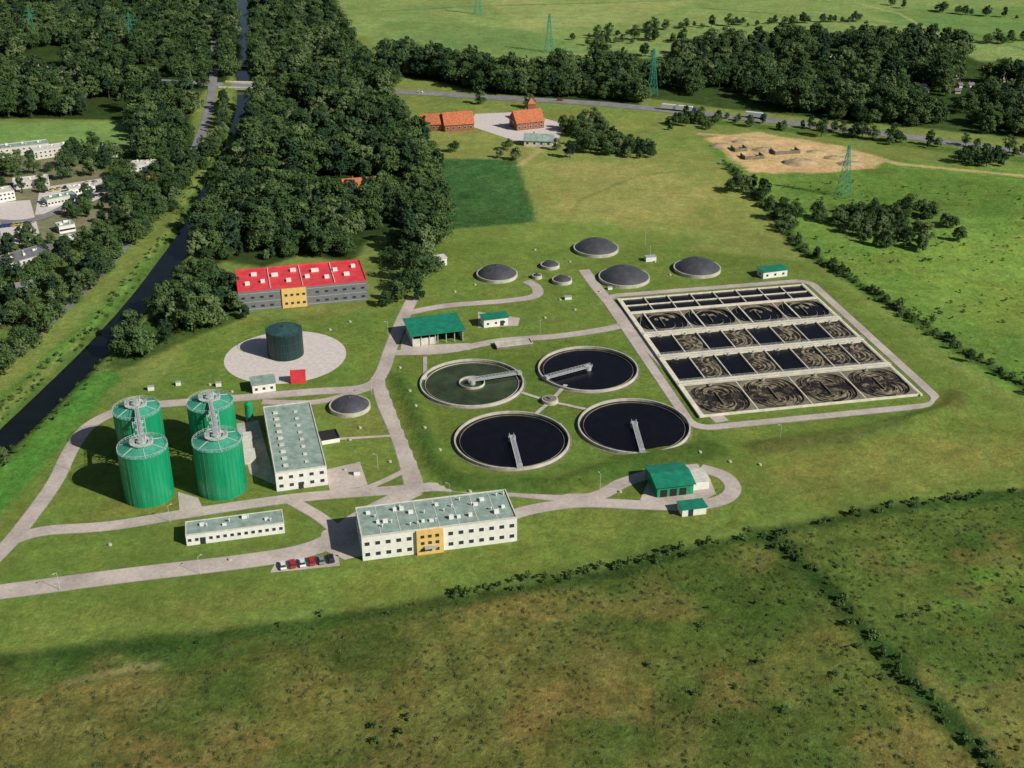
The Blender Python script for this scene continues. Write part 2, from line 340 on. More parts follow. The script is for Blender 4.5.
L(hs.outputs[2],bs.inputs['Base Color'])
bp=nd('ShaderNodeBump'); bp.inputs['Distance'].default_value=.6; L(mth('MULTIPLY',mth('ADD',w.outputs['Fac'],.2),.65),bp.inputs['Strength']); L(mth('ADD',fine,mth('MULTIPLY',fine2,1.5)),bp.inputs['Height']); L(bp.outputs['Normal'],bs.inputs['Normal'])
me.materials.append(gm)
def ribbon(pts,w,z,closed=False):
    vs=[];n=len(pts)
    for i,p in enumerate(pts):
        a_=pts[(i-1)%n] if closed else pts[max(0,i-1)]; b_=pts[(i+1)%n] if closed else pts[min(n-1,i+1)]
        dx,dy=b_[0]-a_[0],b_[1]-a_[1]; l=math.hypot(dx,dy) or 1; nx_,ny_=-dy/l*w/2,dx/l*w/2
        vs+=[(p[0]+nx_,p[1]+ny_,z),(p[0]-nx_,p[1]-ny_,z)]
    fs=[(2*i,2*i+1,2*((i+1)%n)+1,2*((i+1)%n)) for i in range(n if closed else n-1)]
    return vs,fs
v_,f_=ribbon(canal,13,-1.4); mo('canal_water',v_,f_,M['canalw'])
# ---------------------------------------------------------------- roads
zr=[.09]
def road(name,px,w,m='road',kerb=True,world=False,closed=False,n=8,sub=True):
    P=px if world else GL(px); P=catmull(P,n,closed) if sub else P
    zr[0]+=.006; v,f=ribbon(P,w,zr[0],closed); o=mo(name,v,f,M[m])
    if kerb:
        v,f=ribbon(P,w+.5,.03+zr[0]*.25,closed); mo('kerb',v,f,M['kerb'],o)
    return o
road('service_road',[(-120,606),(0,592),(130,575),(240,562),(300,552),(335,538),(360,518),(415,490)],7)
road('service_road',[(-60,610),(0,553),(28,520),(55,482),(72,448),(92,424),(130,408),(190,402),(240,398),(310,392),(362,388),(380,376),(392,345),(403,318),(413,298)],5)
road('service_road',[(12,540),(45,531),(110,526),(185,514),(280,500),(340,494),(415,489),(440,487),(520,493),(588,498),(625,482),(660,472),(700,468)],5)
road('service_road',[(700,468),(724,476),(733,489),(722,500),(690,506),(640,505),(580,503),(530,510),(500,520)],5)
road('service_road',[(415,491),(408,462),(398,432),(385,402),(379,377)],6)
road('service_road',[(404,314),(445,306),(505,301),(535,296),(536,287),(526,281)],4.5)
road('service_road',[(390,353),(445,351),(500,341),(560,336),(612,328),(628,322)],4.5)
road('service_road',[(584,270),(594,284),(612,306),(640,338),(690,390),(722,422)],5)
road('service_road',[(290,500),(318,516),(336,530)],4)
road('service_road',[(370,388),(318,402),(262,402)],3.5)
road('footpath',[(407,470),(370,487),(330,497)],2.5,kerb=False)
road('footpath',[(326,440),(360,438),(392,436)],1.6,kerb=False)
road('footpath',[(425,357),(425,380)],1.6,kerb=False)
O=G(620,300); E=G(806,285); ANG=math.atan2(E[1]-O[1],E[0]-O[0]); BW=84; BT=110
def bl(s,t): return (O[0]+s*math.cos(ANG)+t*math.sin(ANG),O[1]+s*math.sin(ANG)-t*math.cos(ANG))
def rr(s0,t0,s1,t1,r,n=6):
    out=[]
    for cx,cy,a in((s1-r,t0+r,-90),(s1-r,t1-r,0),(s0+r,t1-r,90),(s0+r,t0+r,180)):
        for i in range(n+1):
            q=math.radians(a+90*i/n); out.append(bl(cx+r*math.cos(q),cy+r*math.sin(q)))
    return out
road('perimeter_road',rr(-6,-5,BW+5.5,BT+6,7),3.6,world=True,closed=True,sub=False)
def pad(name,px,z,m,world=False):
    P=px if world else GL(px); return mo(name,[(x,y,z) for x,y in P],[tuple(range(len(P)))],M[m])
pad('paved_yard',[(318,548),(322,532),(345,520),(362,520),(362,556),(345,560)],.085,'road')
pad('paved_yard',[(178,492),(198,498),(206,515),(180,519)],.085,'road')
pad('paved_yard',[(236,424),(258,420),(277,486),(250,474)],.085,'conc')
pad('parking_bay',[(270,573),(276,562),(338,555),(340,566)],.085,'road')
pad('paved_yard',[(402,338),(410,327),(412,346),(470,343),(470,350),(400,354)],.085,'road')
pad('paved_yard',[(640,500),(650,478),(706,470),(716,494),(700,502),(660,507)],.085,'road')
pad('paved_yard',[(478,328),(478,312),(520,318),(518,326)],.08,'road')
pad('gravel_forecourt',[(470,126),(475,114),(520,112),(565,124),(556,146),(512,140)],.08,'gravel')
pad('paved_yard',[(325,470),(360,462),(368,486),(330,492)],.08,'road')
hw=catmull(GL([(-150,66),(0,68),(60,74),(120,79),(190,83),(300,89),(400,92),(480,97),(600,104),(700,114),(800,124),(900,136),(1024,153),(1200,180)]),8)
road('highway',hw,12,'asph',False,world=True,sub=False)
zr[0]+=.01
q=B()
for a_,b_ in zip(hw,hw[1:]):
    dx,dy=b_[0]-a_[0],b_[1]-a_[1]; l=math.hypot(dx,dy); k=max(1,int(l/12))
    for i in range(k):
        t0,t1=i/k,(i+.5)/k; nx_,ny_=-dy/l*.1,dx/l*.1
        p0=(a_[0]+dx*t0,a_[1]+dy*t0); p1=(a_[0]+dx*t1,a_[1]+dy*t1)
        q.add([(p0[0]+nx_,p0[1]+ny_,zr[0]+.02),(p0[0]-nx_,p0[1]-ny_,zr[0]+.02),(p1[0]-nx_,p1[1]-ny_,zr[0]+.02),(p1[0]+nx_,p1[1]+ny_,zr[0]+.02)],[(0,1,2,3)])
q.obj('road_marking',M['line'])
road('street',[(216,-8),(215,30),(213,80),(206,120),(185,170),(150,215),(110,262),(60,312),(0,362),(-80,425)],6,'asph',False)
road('street',[(-80,58),(0,62),(30,66),(60,75)],16,'gravel',False)
road('street',[(-60,215),(20,222),(70,205),(120,178),(180,172)],6,'asph',False)
road('street',[(40,240),(60,255),(90,262)],4,'asph',False)
pad('car_park',[(40,188),(105,178),(118,190),(70,212),(35,215)],.07,'gravel')
pad('car_park',[(-30,205),(30,200),(40,235),(10,250),(-30,245)],.075,'gravel')
# ---------------------------------------------------------------- buildings
def frame(pxA,pxB):
    A=G(*pxA); Bp=G(*pxB); ang=math.atan2(Bp[1]-A[1],Bp[0]-A[0]); return A,ang,math.hypot(Bp[0]-A[0],Bp[1]-A[1])
def windows(par,L_,D,rows,n,ww=1.3,wh=1.3,sides='fblr',skip=None,frame_m='white'):
    fr=B(); gl=B()
    for z in rows:
        for side in sides:
            LL=L_ if side in'fb' else D; k=n if side in'fb' else max(1,int(n*D/L_))
            for i in range(k):
                c=LL*(i+.5)/k
                if skip and side=='f' and skip[0]<c<skip[1]: continue
                for b_,e,o in((fr,.1,.05),(gl,0,.09)):
                    a0,a1,z0,z1=c-ww/2-e,c+ww/2+e,z-e,z+wh+e
                    if side=='f': b_.box(a0,-o,z0,a1,.02,z1)
                    if side=='b': b_.box(a0,D-.02,z0,a1,D+o,z1)
                    if side=='l': b_.box(-o,a0,z0,.02,a1,z1)
                    if side=='r': b_.box(L_-.02,a0,z0,L_+o,a1,z1)
    fr.obj('window_frames',M[frame_m],par); gl.obj('window_glass',M['glass'],par)
def flat(name,pxA,pxB,D,h,wm,rm,rows=(),n=0,par_h=.5,ww=1.3,wh=1.3,vents=0,skip=None,door=None,eave=0,fm='white'):
    A,ang,L_=frame(pxA,pxB); e=empty(name,A[0],A[1],0,ang)
    B().box(0,0,0,L_,D,h).obj('walls',M[wm],e)
    if eave:
        B().box(-eave,-eave,h+.003,L_+eave,D+eave,h+.3).obj('roof',M[rm],e)
    else:
        B().box(.3,.3,h+.003,L_-.3,D-.3,h+.12).obj('roof',M[rm],e)
        t=.3; p=B(); p.box(-.05,-.05,h+.002,L_+.05,t-.01,h+par_h); p.box(-.05,D-t+.01,h+.002,L_+.05,D+.05,h+par_h); p.box(-.05,t,h+.002,t-.01,D-t,h+par_h); p.box(L_-t+.01,t,h+.002,L_+.05,D-t,h+par_h)
        p.obj('parapet',M[rm if rm!='greyroof' else 'offwhite'],e)
    if rows: windows(e,L_,D,rows,n,ww,wh,skip=skip,frame_m=fm)
    if door is not None:
        d=B()
        for x in door: d.box(x,-.07,.05,x+1.6,.02,2.4)
        d.obj('door',M['glass'],e)
    zt=h+(.3 if eave else .12)
    if vents:
        v=B(); c=B(); r2=random.Random(len(name)+int(L_*10))
        for i in range(vents):
            x=1.5+(L_-3)*(i+.5)/vents+r2.uniform(-.6,.6); y=D*r2.choice([.25,.4,.6,.75]); s=r2.uniform(.4,.8)
            v.box(x-s,y-s*.7,zt+.002,x+s,y+s*.7,zt+r2.uniform(.5,1.2)); 
            y2=D*r2.uniform(.15,.85); x2=x+r2.uniform(1,2); x2=min(x2,L_-1); c.cyl(x2,y2,zt+.002,zt+.9,.22,.22,8); c.cyl(x2,y2,zt+.91,zt+1.15,.4,.1,8)
        v.obj('roof_units',M['white'],e); c.obj('roof_vents',M['rail'],e)
    return e,L_,D
def gable(name,pxA,pxB,D,h,rh,wm,rm,rows=(),n=0,ov=.5):
    A,ang,L_=frame(pxA,pxB); e=empty(name,A[0],A[1],0,ang)
    B().add([(0,0,0),(L_,0,0),(L_,D,0),(0,D,0),(0,0,h),(L_,0,h),(L_,D,h),(0,D,h),(0,D/2,h+rh),(L_,D/2,h+rh)],[(0,1,5,4),(1,2,6,9,5),(2,3,7,6),(3,0,4,8,7)]).obj('walls',M[wm],e)
    k=rh/(D/2); z0=h-ov*k+.05; zt=h+rh+.05; th=.25
    B().add([(-ov,-ov,z0),(L_+ov,-ov,z0),(L_+ov,D/2,zt),(-ov,D/2,zt),(-ov,D+ov,z0),(L_+ov,D+ov,z0),
             (-ov,-ov,z0+th),(L_+ov,-ov,z0+th),(L_+ov,D/2,zt+th),(-ov,D/2,zt+th),(-ov,D+ov,z0+th),(L_+ov,D+ov,z0+th)],
            [(6,7,8,9),(9,8,11,10),(0,1,7,6),(4,10,11,5),(0,6,9,3),(3,9,10,4),(1,2,8,7),(2,5,11,8),(0,3,2,1),(3,4,5,2)]).obj('roof',M[rm],e)
    B().box(L_*.3,D*.5+.4,h+rh-.6,L_*.3+.7,D*.5+1.1,h+rh+1.1).obj('chimney',M['brick'],e)
    if rows: windows(e,L_,D,rows,n)
    return e
e,L_,D=flat('office_building',(363,561),(517,541),16,8.2,'white','greyroof',(1.5,5.2),15,.45,1.4,1.2,16,skip=(15.5,24.5))
f=B().box(16,-.9,0,24,-.01,8.3); f.obj('stair_bay',M['yellow'],e)
g_=B(); 
for z in(1.2,3.6,5.9): 
    for x in(17.2,19.4,21.6): g_.box(x,-.97,z,x+1.1,-.89,z+1.0)
g_.obj('bay_windows',M['glass'],e)
B().box(18.2,-2.6,2.9,21.8,-.91,3.1).obj('entrance_canopy',M['steel'],e)
rg=B(); 
for i in range(1,8): rg.box(L_*i/8-.12,.31,8.33,L_*i/8+.12,D-.31,8.40)
rg.obj('roof_seams',M['offwhite'],e)
flat('workshop_building',(187,546),(285,533),7.5,3.6,'white','greyroof',(1.4,),14,.3,1.0,1.0,4,door=(4,))
e,L3,D3=flat('process_hall',(277,491.7),(328,484.7),46,6.8,'white','greyroof',(1.4,4.4),5,.4,1.3,1.1,0,door=(7,))
sk=B()
for i in range(9): sk.box(3,3+i*4.6,6.93,4.6,4.4+i*4.6,7.4)
for i in range(8): sk.box(10,4+i*5,6.93,11.2,5.2+i*5,7.3)
sk.obj('skylights',M['offwhite'],e)
A=G(252,455); e=empty('sludge_equipment',A[0],A[1],0,ANG+.08)
q=B(); q.box(-3,-6,.1,1,-1,3.2); q.box(-3.4,1,.1,.6,6,4.4); q.box(-2,8,.1,1,12,2.6); q.cyl(-5,-3,.1,2.2,1.2); q.obj('units',M['offwhite'],e)
q=B(); [q.beam((-7,y,1.2),(2,y,1.2),.35) for y in(-4,-2,0,3,7)]; q.beam((-6.5,-6,1.6),(-6.5,12,1.6),.4); [q.beam((-6.5,y,.1),(-6.5,y,1.6),.25) for y in(-6,-1,5,12)]; q.obj('pipes',M['steel'],e)
A=G(250,421); e=empty('lime_silo',A[0],A[1]); B().cyl(0,0,2.0,7.0,1.4).cyl(0,0,.6,2,.5,1.4).cyl(0,0,7.0,7.7,1.4,.3).obj('shell',M['tank'],e,False)
q=B(); [q.beam((1.1*math.cos(a),1.1*math.sin(a),0),(1.1*math.cos(a),1.1*math.sin(a),3),.2) for a in(.8,2.4,3.9,5.5)]; q.obj('legs',M['steel'],e)
e,L4,D4=flat('red_roof_hall',(240,312),(368,300),25,9,'greywall','redroof',(1.6,5.6),14,.5,1.5,.9,0,fm='greywall',skip=(17,30))
B().box(L4*.33,-.5,0,L4*.52,-.01,8.8).obj('yellow_bay',M['yellow'],e)
q=B(); [q.box(L4*.33+1.2+i*2.5,-.58,z,L4*.33+2.4+i*2.5,-.49,z+1.0) for i in range(4) for z in(1.6,5.4)]; q.obj('bay_windows',M['glass'],e)
q=B(); [q.box(x*L4-w_,y*D4-1,9.13,x*L4+w_,y*D4+1,10.2) for x,y,w_ in((.08,.3,1),(.14,.7,1.2),(.2,.35,.9),(.3,.6,1.4),(.4,.3,1),(.45,.75,1.2),(.55,.4,1),(.62,.65,1.6),(.7,.3,1),(.78,.6,1),(.86,.35,1.2),(.93,.7,.9))]; q.obj('roof_units',M['white'],e)
q=B(); [q.box(x*L4-.15,.4,9.13,x*L4+.15,D4-.4,9.5) for x in(.25,.5,.75)]; q.obj('fire_walls',M['offwhite'],e)
q=B(); [q.box(.3,-.04,z,L4*.33-.02,-.005,z+.25) for z in(.6,3.9,7.8)]; [q.box(L4*.52+.02,-.04,z,L4-.3,-.005,z+.25) for z in(.6,3.9,7.8)]; q.obj('cladding_bands',M['steel'],e)
A,ang,L5=frame((413,347),(463,341)); e=empty('green_roof_shed',A[0],A[1],0,ang); D5=14
B().box(0,D5-.3,0,L5,D5,5).box(0,.3,0,.3,D5-.3,5).box(L5-.3,.3,0,L5,D5-.3,5).box(L5*.45,.3,0,L5*.45+.3,D5-.3,5).box(.3,.3,0,L5*.44,.6,3.1).obj('walls',M['offwhite'],e)
q=B(); [q.box(L5*i/6-.15,0,0,L5*i/6+.15,.29,5) for i in range(7)]; q.obj('columns',M['steel'],e)
B().add([(-1,-1.2,5.02),(L5+1,-1.2,5.02),(L5+1,D5+1,5.9),(-1,D5+1,5.9),(-1,-1.2,5.35),(L5+1,-1.2,5.35),(L5+1,D5+1,6.2),(-1,D5+1,6.2)],[(0,3,2,1),(4,5,6,7),(0,1,5,4),(1,2,6,5),(2,3,7,6),(3,0,4,7)]).obj('roof',M['greenroof'],e)
flat('pump_house',(484,328),(508,325),5.5,3.6,'white','greenroof',(1.2,),3,.3,.9,.9,0,eave=.4,door=(7,))
A,ang,L6=frame((657,498),(693,494)); e=empty('blower_house',A[0],A[1],0,ang); D6=13
B().box(0,0,0,L6,D6,4.0).obj('walls',M['tank'],e)
B().add([(-.6,-.8,4.01),(L6+.6,-.8,4.01),(L6+.6,D6+.6,4.01),(-.6,D6+.6,4.01),(-.6,D6/2,5.4),(L6+.6,D6/2,5.4)],[(0,1,5,4),(4,5,2,3),(0,4,3),(1,2,5),(0,3,2,1)]).obj('roof',M['greenroof'],e)
B().box(L6+.01,2,0,L6+6,9,3.2).obj('annex',M['white'],e); B().box(L6+.02,1.7,3.22,L6+6.3,9.3,3.5).obj('annex_roof',M['offwhite'],e)
q=B(); [q.box(1+i*3.2,-.07,.1,3.3+i*3.2,.02,2.8) for i in range(3)]; q.obj('louvre_doors',M['dark'],e)
flat('switch_house',(682,517),(706,514),4.5,2.6,'white','greenroof',(),0,eave=.35,door=(2,))
flat('switch_house',(253,394),(276,391),6.5,3.6,'white','greyroof',(1.2,),3,.3,1,1,0,eave=.4)
flat('red_container',(291,384),(306,383),3,4.0,'redroof','redroof',(),0,eave=.1)
flat('pump_house',(763,279),(787,276),6,3.2,'white','greenroof',(1,),3,.3,1,1,0,eave=.4)
flat('switch_house',(432,267),(447,265),5,3.4,'white','offwhite',(1.2,),2,eave=.3)
flat('concrete_outlet_structure',(497,350),(533,346),5,1.0,'dconc','conc',())
flat('inlet_structure',(322,445),(340,442),6,1.6,'white','dark',())
gable('orange_roof_house',(421,131),(447,131),11,4.5,5,'brick','tile',(1.5,),5)
gable('orange_roof_house',(445,132),(474,130),13,4.5,6,'brick','tile',(1.5,),5)
gable('orange_roof_house',(517,131),(544,128),13,5,6,'brick','tile',(1.2,3.4),5)
gable('orange_roof_house',(524,146),(552,147),9,3.5,3,'offwhite','greyroof',(1.3,),4)
A=G(531,120); e=empty('brick_tower',A[0],A[1],0,.2); B().box(-2.5,-2.5,0,2.5,2.5,11).obj('shaft',M['brick'],e); B().add([(-2.9,-2.9,11.01),(2.9,-2.9,11.01),(2.9,2.9,11.01),(-2.9,2.9,11.01),(0,0,15)],[(0,1,4),(1,2,4),(2,3,4),(3,0,4),(3,2,1,0)]).obj('spire',M['tile'],e)
gable('orange_roof_house',(345,197),(378,194),12,4,4,'brick','tile',(),0)
for a_,b_,d_,h_ in [((0,158),(50,152),10,5),((35,160),(76,154),10,5),((-20,206),(16,200),10,5),((14,190),(50,186),10,3.5),((48,207),(78,201),8,3.5),((70,196),(96,192),7,3.5),((8,275),(52,262),12,5),((60,234),(76,231),7,3.5),((-40,180),(0,176),10,5),((130,172),(168,170),8,4),((62,246),(76,244),6,3)]:
    flat('village_block',a_,b_,d_,h_,random.choice(['white','offwhite','offwhite']),random.choice(['offwhite','greyroof','greywall','greywall']),(1.2,3.4) if h_>4.5 else (1.2,),9,.4,1.0,.9,3)
for a_,b_ in [((150,190),(166,188)),((20,300),(36,297)),((100,158),(118,157)),((350,118),(366,118)),((-20,330),(2,325))]: gable('village_house',a_,b_,9,3.5,2.8,'offwhite',random.choice(['greywall','tile']),(1.3,),3)
for i in range(46):
    u=rng.uniform(780,1060); v=rng.uniform(54,92)+(u-900)*.10; gable('garden_shed',(u,v),(u+rng.uniform(3,6),v-rng.uniform(-.4,.6)),4,2.2,1.0,'offwhite',random.choice(['greywall','offwhite','greywall','brick']))
# ---------------------------------------------------------------- round structures
def digester(px,d=15.4,h=17.6):
    x,y=G(*px); e=empty('digester_tank',x,y); r=d/2
    B().cyl(0,0,0,h,r,r,64).obj('shell',M['tank'],e,False)
    q=B(); [q.cyl(0,0,z,z+.14,r+.05,r+.05,64) for z in(.02,3.5,7,10.5,14,h-.35)]
    q.obj('hoops',M['tank'],e)
    q=B()
    for i in range(32):
        a=2*math.pi*i/32; q.beam((math.cos(a)*(r+.0),math.sin(a)*(r+.0),.1),(math.cos(a)*(r+.0),math.sin(a)*(r+.0),h-.4),.10)
    q.obj('panel_seams',M['tank'],e)
    B().cyl(0,0,h+.005,h+2.0,r+.15,1.6,64).obj('roof',M['tanktop'],e)
    q=B().cyl(0,0,h+1.9,h+2.7,1.6,1.6,20); q.box(-.8,-.8,h+2.71,.7,.6,h+3.9); q.box(-3.6,-1.2,h+1.6,-2.1,.4,h+2.8); q.box(2.2,-1,h+1.5,3.4,.8,h+2.6); q.cyl(1.0,1.0,h+2.71,h+4.4,.3,.3,10)
    q.obj('gas_dome',M['steel'],e)
    q=B(); q.ring(0,0,h+2.0,h+2.08,2.2,3.6,24)
    for i in range(12):
        a=2*math.pi*i/12; q.beam((3.5*math.cos(a),3.5*math.sin(a),h+1.0),(3.5*math.cos(a),3.5*math.sin(a),h+3.0),.09)
    q.ring(0,0,h+2.95,h+3.03,3.46,3.54,32); q.ring(0,0,h+2.5,h+2.56,3.46,3.54,32)
    for i in range(32):
        a=2*math.pi*i/32; q.beam((r*math.cos(a),r*math.sin(a),h),(r*math.cos(a),r*math.sin(a),h+1.1),.06)
    q.ring(0,0,h+1.05,h+1.13,r-.04,r+.04,48); q.ring(0,0,h+.55,h+.6,r-.03,r+.03,48)
    for k in range(6):
        a=.9+k*math.pi/3; q.beam((1.7*math.cos(a),1.7*math.sin(a),h+2.1),(r*math.cos(a),r*math.sin(a),h+.15),.14)
    q.obj('platform_railings',M['rail'],e)
    return x,y
dg=[digester(p) for p in((150,495),(223,488),(144,455),(216,448))]
for (a_,b_) in((0,2),(1,3)):
    x0,y0=dg[a_]; x1,y1=dg[b_]; e=empty('access_bridge',0,0,0); z=19.7
    q=B(); dx,dy=x1-x0,y1-y0; l=math.hypot(dx,dy); ux,uy=dx/l,dy/l; px_,py_=-uy,ux
    P=lambda t,s,zz:(x0+ux*t+px_*s,y0+uy*t+py_*s,zz)
    for s in(-.6,.6):
        q.beam(P(3.6,s,z),P(l-3.6,s,z),.18); q.beam(P(3.6,s,z+1.1),P(l-3.6,s,z+1.1),.08)
        for k in range(10): t=3.6+(l-7.2)*k/9; q.beam(P(t,s,z),P(t,s,z+1.1),.07)
    q.obj('trusses',M['rail'],e); v=[P(3.6,-.6,z+.12),P(l-3.6,-.6,z+.12),P(l-3.6,.6,z+.12),P(3.6,.6,z+.12)]; mo('deck',v,[(0,1,2,3)],M['steel'],e)
    st=B(); mx,my=(x0+x1)/2,(y0+y1)/2
    for sx in(-1.5,1.5):
        for sy in(-1.5,1.5): st.beam((mx+sx,my+sy,0),(mx+sx,my+sy,z+1),.18)
    for k in range(8):
        zz=z*k/8; s=1 if k%2 else -1; st.beam((mx-1.4*s,my,zz),(mx+1.4*s,my,zz+z/8),.45); st.ring(mx,my,zz+z/8-.08,zz+z/8,1.4,1.9,4,math.pi/4)
    st.obj('stair_tower',M['rail'],e)
x,y=G(286,354); e=empty('gas_holder_tank',x,y)
xp,yp=G(285.5,356.5); pts=[(xp+23.8*math.cos(2*math.pi*i/64),yp+23.8*math.sin(2*math.pi*i/64),.07) for i in range(64)]; mo('round_concrete_pad',pts,[tuple(range(64))],M['gravel'])
B().cyl(0,0,.08,10.8,7,7,56).obj('shell',M['teal'],e); q=B(); [q.cyl(0,0,z,z+.15,7.06,7.06,56) for z in(.1,3.4,6.8,10.5)]; 
for i in range(24): a=2*math.pi*i/24; q.beam((7.02*math.cos(a),7.02*math.sin(a),.1),(7.02*math.cos(a),7.02*math.sin(a),11.8),.11)
q.ring(0,0,11.7,11.78,7,7.08,48); q.obj('ribs',M['tealtop'],e)
B().cyl(0,0,10.81,12.0,6.9,.6,56).cyl(0,0,12.0,12.6,.6,.6,12).obj('roof',M['tealtop'],e)
def dome(px,w,name='domed_sludge_tank'):
    x,y=G(*px); sc=(px[1]+242)*.889/210; r=w/sc/2; e=empty(name,x,y)
    B().ring(0,0,0,1.5,r-.5,r,48).obj('rim_wall',M['conc'],e)
    B().dome(0,0,1.3,r-.5,r*.40,48,10).obj('cover',M['cover'],e,True)
    q=B(); R0=r-.5; h=r*.40; R=(R0*R0+h*h)/(2*h)
    for i in range(12):
        a=2*math.pi*i/12; prev=None
        for j in range(9):
            rr_=R0*(1-j/8*.95); zz=1.3+math.sqrt(R*R-rr_*rr_)-(R-h)+.0; p=(rr_*math.cos(a),rr_*math.sin(a),zz)
            if prev: q.beam(prev,p,.1)
            prev=p
    q.cyl(0,0,1.3+h-.02,1.3+h+.35,.45,.45,12); q.obj('cover_seams',M['seam'],e)
for p,w_ in(((497,276),41),((596,250),45),((624,279),51),((697,270),47),((550,267),19),((562,282),20),((350,408),41),((537,278),10)): dome(p,w_)
def clar(px,bpx,water='water',r=20.0):
    x,y=G(*px); b=G(*bpx); ang=math.atan2(b[1]-y,b[0]-x); e=empty('clarifier_basin',x,y,0,0)
    B().ring(0,0,0,1.1,r-.5,r,96).obj('rim_wall',M['conc'],e)
    B().ring(0,0,.02,.08,r+.05,r+.8,96).obj('apron',M['dconc'],e)
    pts=[((r-.45)*math.cos(2*math.pi*i/96),(r-.45)*math.sin(2*math.pi*i/96),.12) for i in range(96)]; mo('water',pts,[tuple(range(96))],M[water],e)
    B().ring(0,0,.12,.4,r-2.0,r-1.86,96).obj('weir_trough',M['dconc' if water=='water' else 'conc'],e)
    br=empty('scraper_bridge',0,0,0,ang); br.parent=e
    q=B(); q.box(-1.5,-.75,1.25,r-.3,.75,1.45); q.box(r-1.4,-1.0,1.11,r+.1,1.0,2.2); q.cyl(0,0,.1,1.8,1.3,1.3,20)
    q.obj('deck',M['steel'],br)
    q=B()
    for s in(-.78,.78):
        for z in(1.95,2.4): q.beam((-1.5,s,z),(r-1.5,s,z),.07)
        for k in range(14): q.beam((-1.5+k*r/14,s,1.4),(-1.5+k*r/14,s,2.4),.07)
    q.obj('railings',M['rail'],br)
    if water!='water': B().ring(0,0,.12,1.0,4.6,4.9,48).obj('inlet_baffle',M['conc'],e)
clar((472,384),(522,376),'gwater',19.6); clar((588,370),(551,380),'water',19.3); clar((512,441),(519,468)); clar((634,427),(641,452),'water',19.8)
x,y=G(550,402); e=empty('distribution_chamber',x,y); B().cyl(0,0,0,1.4,3.0,3.0,24).obj('chamber',M['conc'],e); B().cyl(0,0,1.41,1.6,2.4,2.4,24).cyl(0,0,1.6,2.1,.8,.8,12).obj('cover',M['dconc'],e)
for p in((522,393),(566,385),(535,415),(588,410)): road('footpath',[(550,402),((550+p[0])/2,(402+p[1])/2),p],1.6,'conc',False)
# ---------------------------------------------------------------- aeration basins
e=empty('aeration_basin_block',O[0],O[1],0,ANG)
W=B(); DC=B(); WA=B(); FO=B(); WK=B(); RL=B(); SC=B()
def wallbox(s0,t0,s1,t1,z1=.85,bb=None): (bb or W).box(min(s0,s1),-max(t0,t1),0,max(s0,s1),-min(t0,t1),z1)
def plane(bb,s0,t0,s1,t1,z): bb.add([(s0,-t1,z),(s1,-t1,z),(s1,-t0,z),(s0,-t0,z)],[(0,1,2,3)])
def swirl(cx,cy,rmax,a0,a1,n,zb,lim):
    # curved ribbons of scum following the circulation, kept inside the tank lim=(x0,x1,y0,y1)
    for k in range(n):
        r0=rmax*(k+.7)/n; ph=random.uniform(0,6); w0=rmax/n*random.uniform(.22,.46); N=26; b0=a0+random.uniform(0,.5); b1=a1-random.uniform(0,.6); vs=[]; 
        for i in range(N+1):
            t=i/N; a=b0+(b1-b0)*t; rr_=r0+math.sin(a*2.3+ph)*rmax*.05; ww=w0*(math.sin(math.pi*t)**.5)*(.6+.4*math.sin(a*7+ph))+.03
            for s in(-1,1):
                x=cx+(rr_+s*ww)*math.cos(a); y=cy+(rr_+s*ww)*math.sin(a)
                vs.append((min(max(x,lim[0]),lim[1]),min(max(y,lim[2]),lim[3]),zb+.004*k))
        SC.add(vs,[(2*i,2*i+1,2*i+3,2*i+2) for i in range(N)])
rows=[(1,15,8,'r'),(17.5,36,4,'o'),(40,57.5,8,'r'),(61.5,81,8,'r'),(85,108,4,'o')]
th=.38
